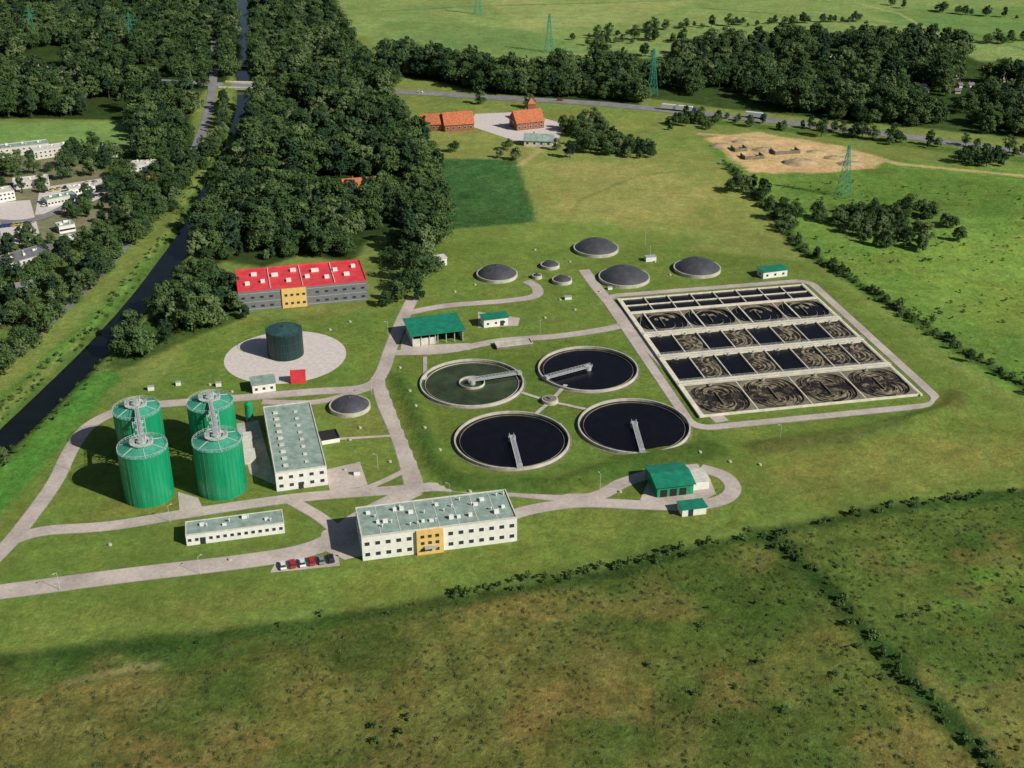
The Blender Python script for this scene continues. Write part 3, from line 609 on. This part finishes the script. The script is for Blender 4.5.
for ri,(t0,t1,n,k) in enumerate(rows):
    wallbox(0,t0-th,BW,t0,.9); wallbox(0,t1,BW,t1+th,.9)
    for i in range(n+1):
        s=BW*i/n; a0=max(0,s-th/2); a1=min(BW,s+th/2)
        if i==0:a1=th
        if i==n:a0=BW-th
        wallbox(a0,t0+.003,a1,t1-.003,.897)
    for i in range(n):
        s0,s1=BW*i/n,BW*(i+1)/n
        foam=(ri==2 and (i%2==1)) or (ri==3 and (i%2==1 or i==6)) or (ri==4)
        plane(FO if foam else WA,s0,t0,s1,t1,.25)
        m=(s0+s1)/2; tm=(t0+t1)/2; hh=(t1-t0)/2; hw0=(s1-s0)/2
        lim=(s0+.4,s1-.4,-t1+.3,-t0-.3)
        if foam and k=='r':
            swirl(s0+1,-(tm+hh*.1),hw0*1.7,-1.5,1.4,5,.262,lim); swirl(s1-1,-(tm-hh*.5),hw0*1.1,1.8,4.4,3,.29,lim)
        if ri==4:
            swirl(m,-(tm+hh*.30),hw0*.92,math.pi+.1,2*math.pi+.5,5,.262,lim); swirl(m,-(tm-hh*.35),hw0*.92,-.3,math.pi-.2,5,.29,lim)
        if ri==1: swirl(m,-(tm-hh*.1),hw0*.85,-.2,math.pi*.8,2,.262,lim)
        if ri==0: wallbox(s0+.3,tm-.15,s1-.3,tm+.15,.8)
        if k=='o':
            hw_=hw0-th/2; N=48; vs=[];fs=[]
            for j in range(N):
                a=2*math.pi*j/N; cx=math.cos(a); cy=math.sin(a)
                sx=math.copysign(abs(cx)**.7,cx)*hw_; sy=math.copysign(abs(cy)**.7,cy)*hh
                q_=max(abs(cx),abs(cy)); ox=cx/q_*hw_; oy=cy/q_*hh
                vs+=[(m+sx*.985,-(tm+sy*.985),.8),(m+ox,-(tm+oy),.8),(m+sx*.985,-(tm+sy*.985),.24)]
            for j in range(N):
                a=3*j;b=3*((j+1)%N); fs+=[(a,a+1,b+1,b),(a,b,b+2,a+2)]
            DC.add(vs,fs)
            wallbox(m-.15,tm-hh*.45,m+.15,tm+hh*.45,.8,DC)
            for fr in(.45,.75):
                DC.ring(m,-(tm+hh*.30),.24,.6,hw_*fr,hw_*fr+.16,20,math.pi,2*math.pi)
                DC.ring(m,-(tm-hh*.30),.24,.6,hw_*fr,hw_*fr+.16,20,0,math.pi)
for t0,t1 in((36.9,39.1),(58.4,60.6),(81.9,84.1)):
    WK.box(-1,-t1,.7,BW+1,-t0,1.15)
    for t in(t0+.1,t1-.1):
        for z in(1.7,2.15): RL.beam((-1,-t,z),(BW+1,-t,z),.05)
        for i in range(43): RL.beam((-1+i*2.05,-t,1.15),(-1+i*2.05,-t,2.15),.05)
WK.box(-1.5,-109,.3,-.02,-.2,1.0); WK.box(BW+.02,-109,.3,BW+.9,-.2,1.0); WK.box(0,-17.0,.5,BW,-15.7,1.05)
for i in range(8):
    s=BW*(i+.5)/8
    if i%2==0: WK.box(s-.3,-36.5,.93,s+.3,-17.6,1.1)
W.obj('walls',M['walk'],e); DC.obj('guide_walls',M['dconc'],e); WA.obj('water',M['water'],e); FO.obj('aerated_water',M['foam'],e); SC.obj('foam_streaks',M['scum'],e); WK.obj('walkways',M['walk'],e); RL.obj('railings',M['rail'],e)
q=B()
for ri,(t0,t1,n,k) in enumerate(rows):
    if ri in(0,1): continue
    for i in range(n):
        s=BW*(i+.5)/n; t=t0+1.2; q.cyl(s,-t,.95,1.6,.35,.35,10); q.box(s-.6,-t-.4,.7,s+.6,-t+.4,.95)
q.obj('aerator_motors',M['steel'],e)
# ---------------------------------------------------------------- vehicles
def car_mesh(name,paint):
    me=bpy.data.meshes.new(name); allv=[];allf=[];mi=[]
    def put(b_,k):
        o=len(allv); allv.extend(b_.v); allf.extend([tuple(i+o for i in f) for f in b_.f]); mi.extend([k]*len(b_.f))
    prof=[(-2.1,.35),(-2.15,.7),(-2.0,.95),(-1.3,1.0),(1.0,1.0),(2.0,.85),(2.12,.6),(2.05,.35)]
    b_=B(); n=len(prof); b_.add([(x,-.85,z) for x,z in prof]+[(x,.85,z) for x,z in prof],[tuple(range(n-1,-1,-1)),tuple(range(n,2*n))]+[(i,(i+1)%n,n+(i+1)%n,n+i) for i in range(n)]); put(b_,0)
    b_=B(); b_.add([(-1.75,-.78,.99),(1.0,-.78,.99),(1.0,.78,.99),(-1.75,.78,.99),(-1.35,-.62,1.42),(.3,-.62,1.42),(.3,.62,1.42),(-1.35,.62,1.42)],[(4,5,6,7),(0,1,5,4),(1,2,6,5),(2,3,7,6),(3,0,4,7)]); put(b_,1)
    b_=B().box(-1.3,-.6,1.425,.25,.6,1.47); put(b_,0)
    b_=B()
    for x in(-1.3,1.3):
        for y in(-.88,.68):
            vs=[];N=12
            for yy in(y,y+.2): vs+=[(x+.33*math.cos(2*math.pi*i/N),yy,.33+.33*math.sin(2*math.pi*i/N)) for i in range(N)]
            b_.add(vs,[(i,(i+1)%N,N+(i+1)%N,N+i) for i in range(N)]+[tuple(range(N)),tuple(range(2*N-1,N-1,-1))])
    put(b_,2)
    me.from_pydata(allv,[],allf); me.materials.append(M[paint]); me.materials.append(M['glass']); me.materials.append(M['tyre']); me.polygons.foreach_set('material_index',mi); me.update(); return me
CM={c:car_mesh('car_'+c,c) for c in('cw','cr','cb','cg','ck','cy')}
def car(px,ang,c,z=.1):
    x,y=px; o=bpy.data.objects.new('parked_car',CM[c]); o.location=(x,y,z); o.rotation_euler=(0,0,ang); S.collection.objects.link(o)
for i,c in enumerate(['cw','cr','cw','cr','cg','ck']):
    p=G(283+i*9.6,567-i*1.35); car(p,ANG+math.pi/2+.1,c)
for i in range(26):
    base=G(45+i%9*7,206-(i%9)*1.3-(i//9)*7); car(base,1.4+random.uniform(-.1,.1),random.choice(list(CM)))
for i in range(10): car(G(-5+i*4,228-i*.5),1.3,random.choice(list(CM)))
def truck(px,ang,c='cw'):
    x,y=G(*px); e=empty('lorry',x,y,.15,ang); B().box(-7,-1.25,1.1,4.2,1.25,3.9).obj('trailer',M[c],e); 
    B().box(4.6,-1.2,.7,6.8,1.2,3.3).obj('cab',M['cb'],e); B().box(6.3,-1.1,1.9,6.86,1.1,2.9).obj('windscreen',M['glass'],e)
    q=B()
    for x_ in(-6,-4.8,-3.6,3,5.6):
        for y_ in(-1.2,.9):
            N=10; vs=[]
            for yy in(y_,y_+.3): vs+=[(x_+.5*math.cos(2*math.pi*i/N),yy,.5+.5*math.sin(2*math.pi*i/N)) for i in range(N)]
            q.add(vs,[(i,(i+1)%N,N+(i+1)%N,N+i) for i in range(N)]+[tuple(range(N)),tuple(range(2*N-1,N-1,-1))])
    q.box(-7,-.5,.6,4.6,.5,1.09); q.obj('wheels',M['tyre'],e)
truck((686,112),-.38); truck((672,110.5),-.38); truck((756,118.5),-.42)
for p in((150,81),(420,93),(560,101),(860,130),(940,141)): 
    x_,y_=G(*p); car((x_,y_),-.2,random.choice(['cw','cr','cg']),.2)
x,y=G(245,86); e=empty('road_bridge',x,y,0,-.1); B().box(-17,-8.6,-.9,17,8.6,.04).obj('deck',M['conc'],e); q=B().box(-17,-8.6,.3,17,-8.2,1.4).box(-17,8.2,.3,17,8.6,1.4); q.obj('parapets',M['walk'],e); B().box(-8,-8,-2.6,-7,8,-.91).box(7,-8,-2.6,8,8,-.91).obj('piers',M['conc'],e)
x,y=G(246,64); e=empty('road_bridge',x,y,.2,0); B().box(-18,-3,-.5,18,3,.6).obj('deck',M['walk'],e); B().box(-18,-3,.61,18,-2.7,1.6).box(-18,2.7,.61,18,3,1.6).obj('parapets',M['walk'],e)
# ---------------------------------------------------------------- pylons & lamps
def pylon(px,h):
    x,y=G(*px); e=empty('electricity_pylon',x,y,0,.35); q=B(); n=8; w0=2.7
    lv=[(h*i/n, w0*(1-i/n)**1.2+.4) for i in range(n+1)]
    for (z0,a0),(z1,a1) in zip(lv,lv[1:]):
        c0=[(-a0,-a0,z0),(a0,-a0,z0),(a0,a0,z0),(-a0,a0,z0)]; c1=[(-a1,-a1,z1),(a1,-a1,z1),(a1,a1,z1),(-a1,a1,z1)]
        for i in range(4):
            q.beam(c0[i],c1[i],.22); q.beam(c0[i],c1[(i+1)%4],.1); q.beam(c0[(i+1)%4],c1[i],.1); q.beam(c1[i],c1[(i+1)%4],.1)
    for z,l in((h*.66,4.5),(h*.78,5.5),(h*.9,3.8)):
        for s in(-1,1):
            q.beam((0,-.4,z),(s*l,0,z),.14); q.beam((0,.4,z),(s*l,0,z),.14); q.beam((0,0,z+1.4),(s*l,0,z),.12); q.beam((s*l,0,z),(s*l,0,z-1.4),.1)
    q.obj('lattice',M['pylon'],e)
pylon((843,196),28); pylon((549,52),30); pylon((652,95),32); pylon((133,48),28); pylon((478,14),26); pylon((34,40),26)
lm=B(); lm.cyl(0,0,0,6.0,.07,.05,8); lm.beam((0,0,5.95),(1.0,0,6.2),.08); lm.box(.8,-.14,6.16,1.4,.14,6.28); lme=bpy.data.meshes.new('street_lamp'); lme.from_pydata(lm.v,[],lm.f); lme.materials.append(M['rail'])
for p in((60,590),(200,574),(70,470),(170,522),(378,470),(372,395),(388,335),(450,500),(600,490),(540,333),(640,330),(780,440),(650,260),(645,245)):
    x,y=G(*p); o=bpy.data.objects.new('street_lamp',lme); o.location=(x,y,0); o.rotation_euler=(0,0,random.uniform(0,6.28)); S.collection.objects.link(o)
mh=B(); mh.cyl(0,0,0,.45,.6,.6,16); mh.cyl(0,0,.451,.55,.5,.5,16); mm=bpy.data.meshes.new('manhole'); mm.from_pydata(mh.v,[],mh.f); mm.materials.append(M['conc'])
for p in((410,395),(416,410),(425,432),(440,452),(400,368),(560,425),(470,492),(350,440),(360,428),(335,412),(390,462),(210,385),(232,392),(150,390),(330,330),(350,322),(560,300),(575,310),(545,318),(600,292),(475,285),(455,292),(655,262),(670,275),(570,262),(535,250),(110,545),(230,560),(620,492),(700,455),(730,462),(610,450),(760,465),(280,410),(345,470)):
    x,y=G(*p); o=bpy.data.objects.new('concrete_manhole',mm); o.location=(x,y,float(hfun([x],[y])[0])); S.collection.objects.link(o)
for p,w_,h_ in(((148,391),2.2,1.6),((176,386),1.8,1.4),((216,387),2,1.5),((646,262),5,2.2),((354,476),2,1.5),((565,300),3,1.2),((608,290),2,1.2)):
    x,y=G(*p); e=empty('control_cabinet',x,y,0,ANG); B().box(0,0,0,w_,w_*.6,h_).obj('housing',M['white'],e); B().box(-.1,-.1,h_+.002,w_+.1,w_*.6+.1,h_+.12).obj('lid',M['steel'],e)
for p,w_ in(((745,160),12),((775,155),16),((735,152),8)):
    x,y=G(*p); e=empty('foundation_wall',x,y,0,ANG); B().box(0,0,0,w_,.5,2).box(0,.51,0,.5,8,2).box(w_-.5,.51,0,w_,8,2).obj('walls',M['dconc'],e)
for p,r_ in(((765,150),6),((800,163),8),((835,158),5),((722,146),6),((850,164),6),((742,142),5),((815,152),4)):
    x,y=G(*p); b_=B().dome(0,0,-.1,r_,r_*.28,20,6); b_.v=[(a*(1+random.uniform(-.15,.15)),c*(1+random.uniform(-.15,.15)),d*(1+random.uniform(-.3,.3))) for a,c,d in b_.v]; o=b_.obj('soil_heap',M['dirt'],None,True); o.location=(x,y,0); o.scale=(1.4,.9,1)
# ---------------------------------------------------------------- vegetation
def tree_mesh(name,h,cr,base,nb,nl,leaf,mname,trunk=True,seed=0,cone=False):
    r=np.random.default_rng(seed); V=[];F=[];MI=[]; ch=h-base
    cent=[]; lop=r.uniform(0,6.28); lk=r.uniform(.1,.3)
    for i in range(nb):
        a=r.uniform(0,2*math.pi); f=r.uniform(0.04,.98); prof=(1.02-f)**.8 if cone else math.sin(math.pi*min(1,(f*.82+.16)))**.6
        k=prof*cr*math.sqrt(r.uniform(.1,1))*.80*(1+lk*math.cos(a-lop)); cent.append((np.array([k*math.cos(a),k*math.sin(a),base+ch*(.14+.78*f)]),cr*r.uniform(.18,.44)*(1-(.5 if cone else .25)*f)))
    for c,br in cent:
        for j in range(int(nl*(.5+br/cr*1.6))):
            d=r.normal(size=3); d/=np.linalg.norm(d)
            if d[2]<-.2 and r.random()<.7: d[2]=-d[2]
            p=c+d*br*r.uniform(.7,1.2)*np.array([1,1,.85])
            if p[2]<.05: continue
            n=d+r.normal(size=3)*.45+np.array([0,0,.25]); n/=np.linalg.norm(n)
            u=np.cross(n,r.normal(size=3)); u/=np.linalg.norm(u)+1e-9; w=np.cross(n,u); s=leaf*r.uniform(.55,1.35)/2; k=len(V)
            V+= [tuple(p+u*s+w*s*.3),tuple(p+w*s),tuple(p-u*s-w*s*.2),tuple(p-w*s*.9)]
            F.append((k,k+1,k+2,k+3)); MI.append(0)
    if trunk:
        b_=B(); b_.cyl(0,0,-.5,h*.55,h*.026,h*.012,8)
        for c,_ in cent[:7]:
            p=np.array([0,0,h*.2+r.random()*h*.2]); b_.beam(tuple(p),tuple(c),h*.012)
        k=len(V); V+=b_.v; F+=[tuple(i+k for i in f) for f in b_.f]; MI+=[1]*len(b_.f)
    me=bpy.data.meshes.new(name); me.from_pydata(V,[],F); me.materials.append(M[mname]); me.materials.append(M['bark']); me.polygons.foreach_set('material_index',MI); me.update(); return me
TR=[tree_mesh('broadleaf_tree',hh_,cr_,bs_,28,75,.95,lf,seed=i) for i,(hh_,cr_,bs_,lf) in enumerate([(13,6.2,1.0,'leaf'),(16,5.4,1.5,'leaf3'),(18,7.8,1.8,'leaf'),(11,5.2,.6,'leaf2'),(14,8.2,1.2,'leaf'),(15,6.4,.8,'leaf2')])]
TR.append(tree_mesh('poplar_tree',21,3.4,1.0,26,75,.95,'leaf2',seed=21))
TR.append(tree_mesh('spruce_tree',19,4.0,.6,34,60,.8,'leaf3',seed=23,cone=True))
BU=[tree_mesh('bush',2.6,1.9,.1,9,36,.42,'bush',False,40+i) for i in range(3)]
TU=[tree_mesh('grass_clump',.45,1.7,.0,7,13,.34,'tuft',False,60+i) for i in range(2)]
WT=[.19,.14,.17,.14,.17,.10,.04,.05]
def scatter(name,P,sc,variants,weights=None):
    P=np.asarray(P,float)
    if len(P)==0: return
    z=hfun(P[:,0],P[:,1]); root=empty(name); r=np.random.default_rng(len(P)); pick=r.choice(len(variants),len(P),p=weights)
    for k,vm in enumerate(variants):
        ids=np.where(pick==k)[0]
        if len(ids)==0: continue
        vs=[];fs=[]
        for i in ids:
            a=r.uniform(0,2*math.pi); s=sc[i]/math.sqrt(2); o=len(vs)
            for j in range(4): vs.append((P[i,0]+s*math.cos(a+j*math.pi/2),P[i,1]+s*math.sin(a+j*math.pi/2),z[i]-.05))
            fs.append((o,o+1,o+2,o+3))
        ins=mo('planting_spots',vs,fs,None,root); ins.instance_type='FACES'; ins.use_instance_faces_scale=True; ins.instance_faces_scale=1; ins.show_instancer_for_render=False; ins.show_instancer_for_viewport=False
        ch=bpy.data.objects.new(vm.name,vm); S.collection.objects.link(ch); ch.parent=ins
def fill(poly,sp,jit=.5,dens=1,excl=(),world=False,seed=1,gap=0,thr=.42,rag=6,cd=6.5):
    P=poly if world else GL(poly); a_=np.array(P); r=np.random.default_rng(seed)
    gx,gy=np.meshgrid(np.arange(a_[:,0].min()-6,a_[:,0].max()+6,sp),np.arange(a_[:,1].min()-6,a_[:,1].max()+6,sp)); gx=gx.ravel()+r.uniform(-jit,jit,gx.size)*sp; gy=gy.ravel()+r.uniform(-jit,jit,gy.size)*sp
    d=pdist(gx,gy,P,True); sd=np.where(inpoly(gx,gy,P),d,-d)+(fbm(gx,gy,22,seed+90)-.5)*2*rag
    k=(sd>0)&(r.random(gx.size)<dens)&(pdist(gx,gy,canal)>cd)
    if gap: k&=fbm(gx,gy,gap,seed+5)>thr
    for ex,d_ in excl: k&=pdist(gx,gy,ex)>d_
    return np.stack([gx[k],gy[k]],-1)
street=catmull(GL([(216,-8),(215,30),(213,80),(206,120),(185,170),(150,215),(110,262),(60,312),(0,362),(-80,425)]),5)
st2=GL([(-80,58),(0,62),(30,66),(60,75)])
EX=[(hw,10),(street,5),(st2,12)]
PL=GL([(330,190),(400,186)])
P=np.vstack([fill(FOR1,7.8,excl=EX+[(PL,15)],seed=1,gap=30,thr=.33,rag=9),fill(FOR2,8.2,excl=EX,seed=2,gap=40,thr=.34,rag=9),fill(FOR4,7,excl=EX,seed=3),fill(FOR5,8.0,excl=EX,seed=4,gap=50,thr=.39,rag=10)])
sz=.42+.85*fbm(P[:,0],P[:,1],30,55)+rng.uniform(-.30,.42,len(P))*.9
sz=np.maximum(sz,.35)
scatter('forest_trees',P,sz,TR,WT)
def along(line,sp,off,seed=1,world=False,prob=1):
    L0=line if world else GL(line); r=np.random.default_rng(seed); out=[]
    for (a_,b_) in zip(L0,L0[1:]):
        l=math.hypot(b_[0]-a_[0],b_[1]-a_[1]); n=max(1,int(l/sp))
        for i in range(n):
            if r.random()>prob: continue
            t=(i+r.random())/n; out.append((a_[0]+(b_[0]-a_[0])*t+r.normal()*off,a_[1]+(b_[1]-a_[1])*t+r.normal()*off))
    return out
VIL=[(-200,152),(130,150),(190,165),(160,205),(110,250),(60,300),(0,350),(-200,450)]
bl_=[G(u,v) for u,v in((25,150),(55,150),(0,200),(30,182),(63,200),(82,192),(30,265),(68,230),(150,168),(70,200),(50,205),(15,225),(85,185),(100,185),(5,235),(40,215),(20,205))]
P=fill(VIL,8,dens=.85,excl=EX,seed=8,gap=30,thr=.37); k=np.ones(len(P),bool)
for b_ in bl_: k&=np.hypot(P[:,0]-b_[0],P[:,1]-b_[1])>14
scatter('village_trees',P[k],rng.uniform(.35,.8,len(P[k])),TR,WT)
P=along([(205,150),(185,190),(150,225),(120,255),(70,305),(30,345),(-10,380),(-60,420)],6,2.5,seed=4)+along([(195,160),(160,205),(125,238),(80,280),(20,335)],6,4,seed=14)+along([(226,100),(222,130),(212,160)],6,2,seed=41)+along([(258,100),(250,130),(238,160),(222,185)],5,2,seed=42)+along([(230,5),(230,50)],7,2,seed=43)
scatter('avenue_trees',P,rng.uniform(.4,.85,len(P)),TR,WT)
P=fill(FOR6,6.0,seed=50,rag=5,gap=24,thr=.36,cd=10)
scatter('canal_side_trees',P,rng.uniform(.4,.95,len(P)),TR[:6])
P=along([(60,40),(130,60),(180,72)],7,8,seed=5)+along([(580,40),(660,30),(760,24),(860,22)],5,3,seed=6,prob=.85)+along([(420,68),(520,75),(600,60),(700,50),(860,38)],7,4,seed=7,prob=.8)+along([(590,46),(650,40),(720,42)],5,4,seed=10)+along([(890,6),(960,14),(1024,20)],7,4,seed=44,prob=.6)+along([(985,45),(1024,40),(1060,44)],6,5,seed=45)
scatter('field_hedge_trees',P,rng.uniform(.3,.7,len(P)),TR[:6])
P=np.vstack([fill([(592,138),(655,150),(655,160),(600,155),(575,150)],5.5,seed=9,rag=3),fill([(725,178),(770,195),(800,225),(790,232),(750,205)],7,seed=12,dens=.7),fill([(815,215),(900,205),(960,228),(950,256),(870,250),(830,232)],6.5,seed=13,gap=26,thr=.45),fill([(560,128),(600,120),(612,132),(575,145)],6,seed=15,rag=3),fill([(660,118),(720,120),(720,132),(670,130)],7,seed=16,dens=.7),fill([(400,190),(440,185),(440,250),(405,245)],8,seed=17,dens=.8),fill([(960,158),(1010,160),(1010,170),(960,168)],6,seed=18),fill([(720,118),(860,134),(1024,152),(1024,158),(860,141),(720,124)],7,seed=19,dens=.55)])
scatter('copse_trees',P,rng.uniform(.3,.7,len(P)),TR[:6])
P=along([(728,168),(765,205),(800,248),(880,298),(960,350),(1040,395)],6,2,seed=71,prob=.7)
scatter('ditch_line_trees',P,rng.uniform(.18,.42,len(P)),TR[:6])
for p,s in(((142,356),1.15),((178,328),1.0),((195,322),1.1),((212,326),1.0),((385,306),.55),((397,302),.7),((410,292),.8),((420,284),1.0),((432,272),.75),((412,268),.9),((425,256),1.0),((418,300),.5),((418,240),1.0),((388,262),.6),((516,160),.7),((508,150),.5),((570,158),.7),((556,150),.5),((455,152),.5),((500,158),.4),((530,108),.7),((246,318),.45),((0,470),.7),((395,250),.9),((432,245),.8),((480,104),.7)):
    x,y=G(*p); o=bpy.data.objects.new('broadleaf_tree',random.choice(TR[:6])); o.location=(x,y,float(hfun([x],[y])[0])-.1); o.rotation_euler=(0,0,random.uniform(0,6.28)); o.scale=(s*random.uniform(.9,1.1),s,s*random.uniform(.85,1.1)); S.collection.objects.link(o)
P=along([(450,596),(520,584),(620,566),(680,552)],1.9,1.0,seed=20)+along([(728,165),(765,205),(800,248),(880,298),(960,350),(1040,395)],2.0,1.5,seed=21,prob=.9)+along([(768,535),(830,590),(880,650),(940,710),(1000,775)],1.8,1.4,seed=22,prob=.75)+along([(680,552),(760,532),(900,506),(1024,490)],3.0,1.5,seed=23,prob=.7)+along([(0,660),(200,638),(450,600)],6,2,seed=24,prob=.3)
scatter('hedge_bushes',P,rng.uniform(.45,1.15,len(P)),BU)
P=[]
for i in range(len(canal)-1):
    for t in range(5):
        a_=canal[i]; b_=canal[i+1]; u=random.random(); s=random.choice([-1,1,-1]); dx,dy=b_[0]-a_[0],b_[1]-a_[1]; l=math.hypot(dx,dy); o=random.uniform(6.5,13); P.append((a_[0]+dx*u-dy/l*o*s,a_[1]+dy*u+dx/l*o*s))
P+=[tuple(q) for q in fill([(780,180),(1024,190),(1060,390),(940,345),(830,270)],7,dens=.7,seed=33,gap=34,thr=.58)]
P+=[tuple(q) for q in fill([(365,724),(408,724),(408,752),(362,752)],2.6,dens=.8,seed=34,rag=2)]
P+=[tuple(q) for q in fill([(0,680),(1200,500),(1200,800),(0,800)],7,dens=.5,seed=39,gap=30,thr=.64)]
scatter('scrub_bushes',P,rng.uniform(.25,.75,len(P)),BU)
P=np.vstack([fill([(-60,670),(200,640),(450,604),(620,574),(760,536),(1060,492),(1160,800),(-160,800)],2.2,dens=.6,seed=35,gap=9,thr=.40),fill([(790,180),(1024,190),(1060,390),(940,345),(830,270)],5,dens=.4,seed=36,gap=20,thr=.45)])
scatter('meadow_grass_clumps',P,rng.uniform(.25,.75,len(P)),TU)
# ---------------------------------------------------------------- light
SE=math.radians(36); SAZ=Vector((.86,-.51,0)).normalized()
sd=Vector((SAZ.x*math.cos(SE),SAZ.y*math.cos(SE),math.sin(SE)))
su=bpy.data.lights.new('sun','SUN'); su.energy=5.0; su.angle=math.radians(.5); su.color=(1,.955,.87); so=bpy.data.objects.new('sun',su); so.rotation_euler=sd.to_track_quat('Z','Y').to_euler(); so.location=(200,0,300); S.collection.objects.link(so)
wd=bpy.data.worlds.new('World'); S.world=wd; wd.use_nodes=True; wn=wd.node_tree; bg=wn.nodes['Background']; sk=wn.nodes.new('ShaderNodeTexSky'); sk.sky_type='NISHITA'; sk.sun_disc=False; sk.sun_elevation=SE; sk.sun_rotation=math.atan2(SAZ.x,SAZ.y)
wn.links.new(sk.outputs[0],bg.inputs[0]); bg.inputs[1].default_value=.05
cd=bpy.data.cameras.new('camera'); cd.sensor_width=36; cd.lens=FP/1024*36; cd.clip_end=30000; cd.clip_start=1; co=bpy.data.objects.new('camera',cd); co.location=(0,0,H); co.rotation_euler=(math.pi/2-TH,0,0); S.collection.objects.link(co); S.camera=co
S.view_settings.view_transform='Standard'; S.view_settings.look='None'; S.view_settings.exposure=0
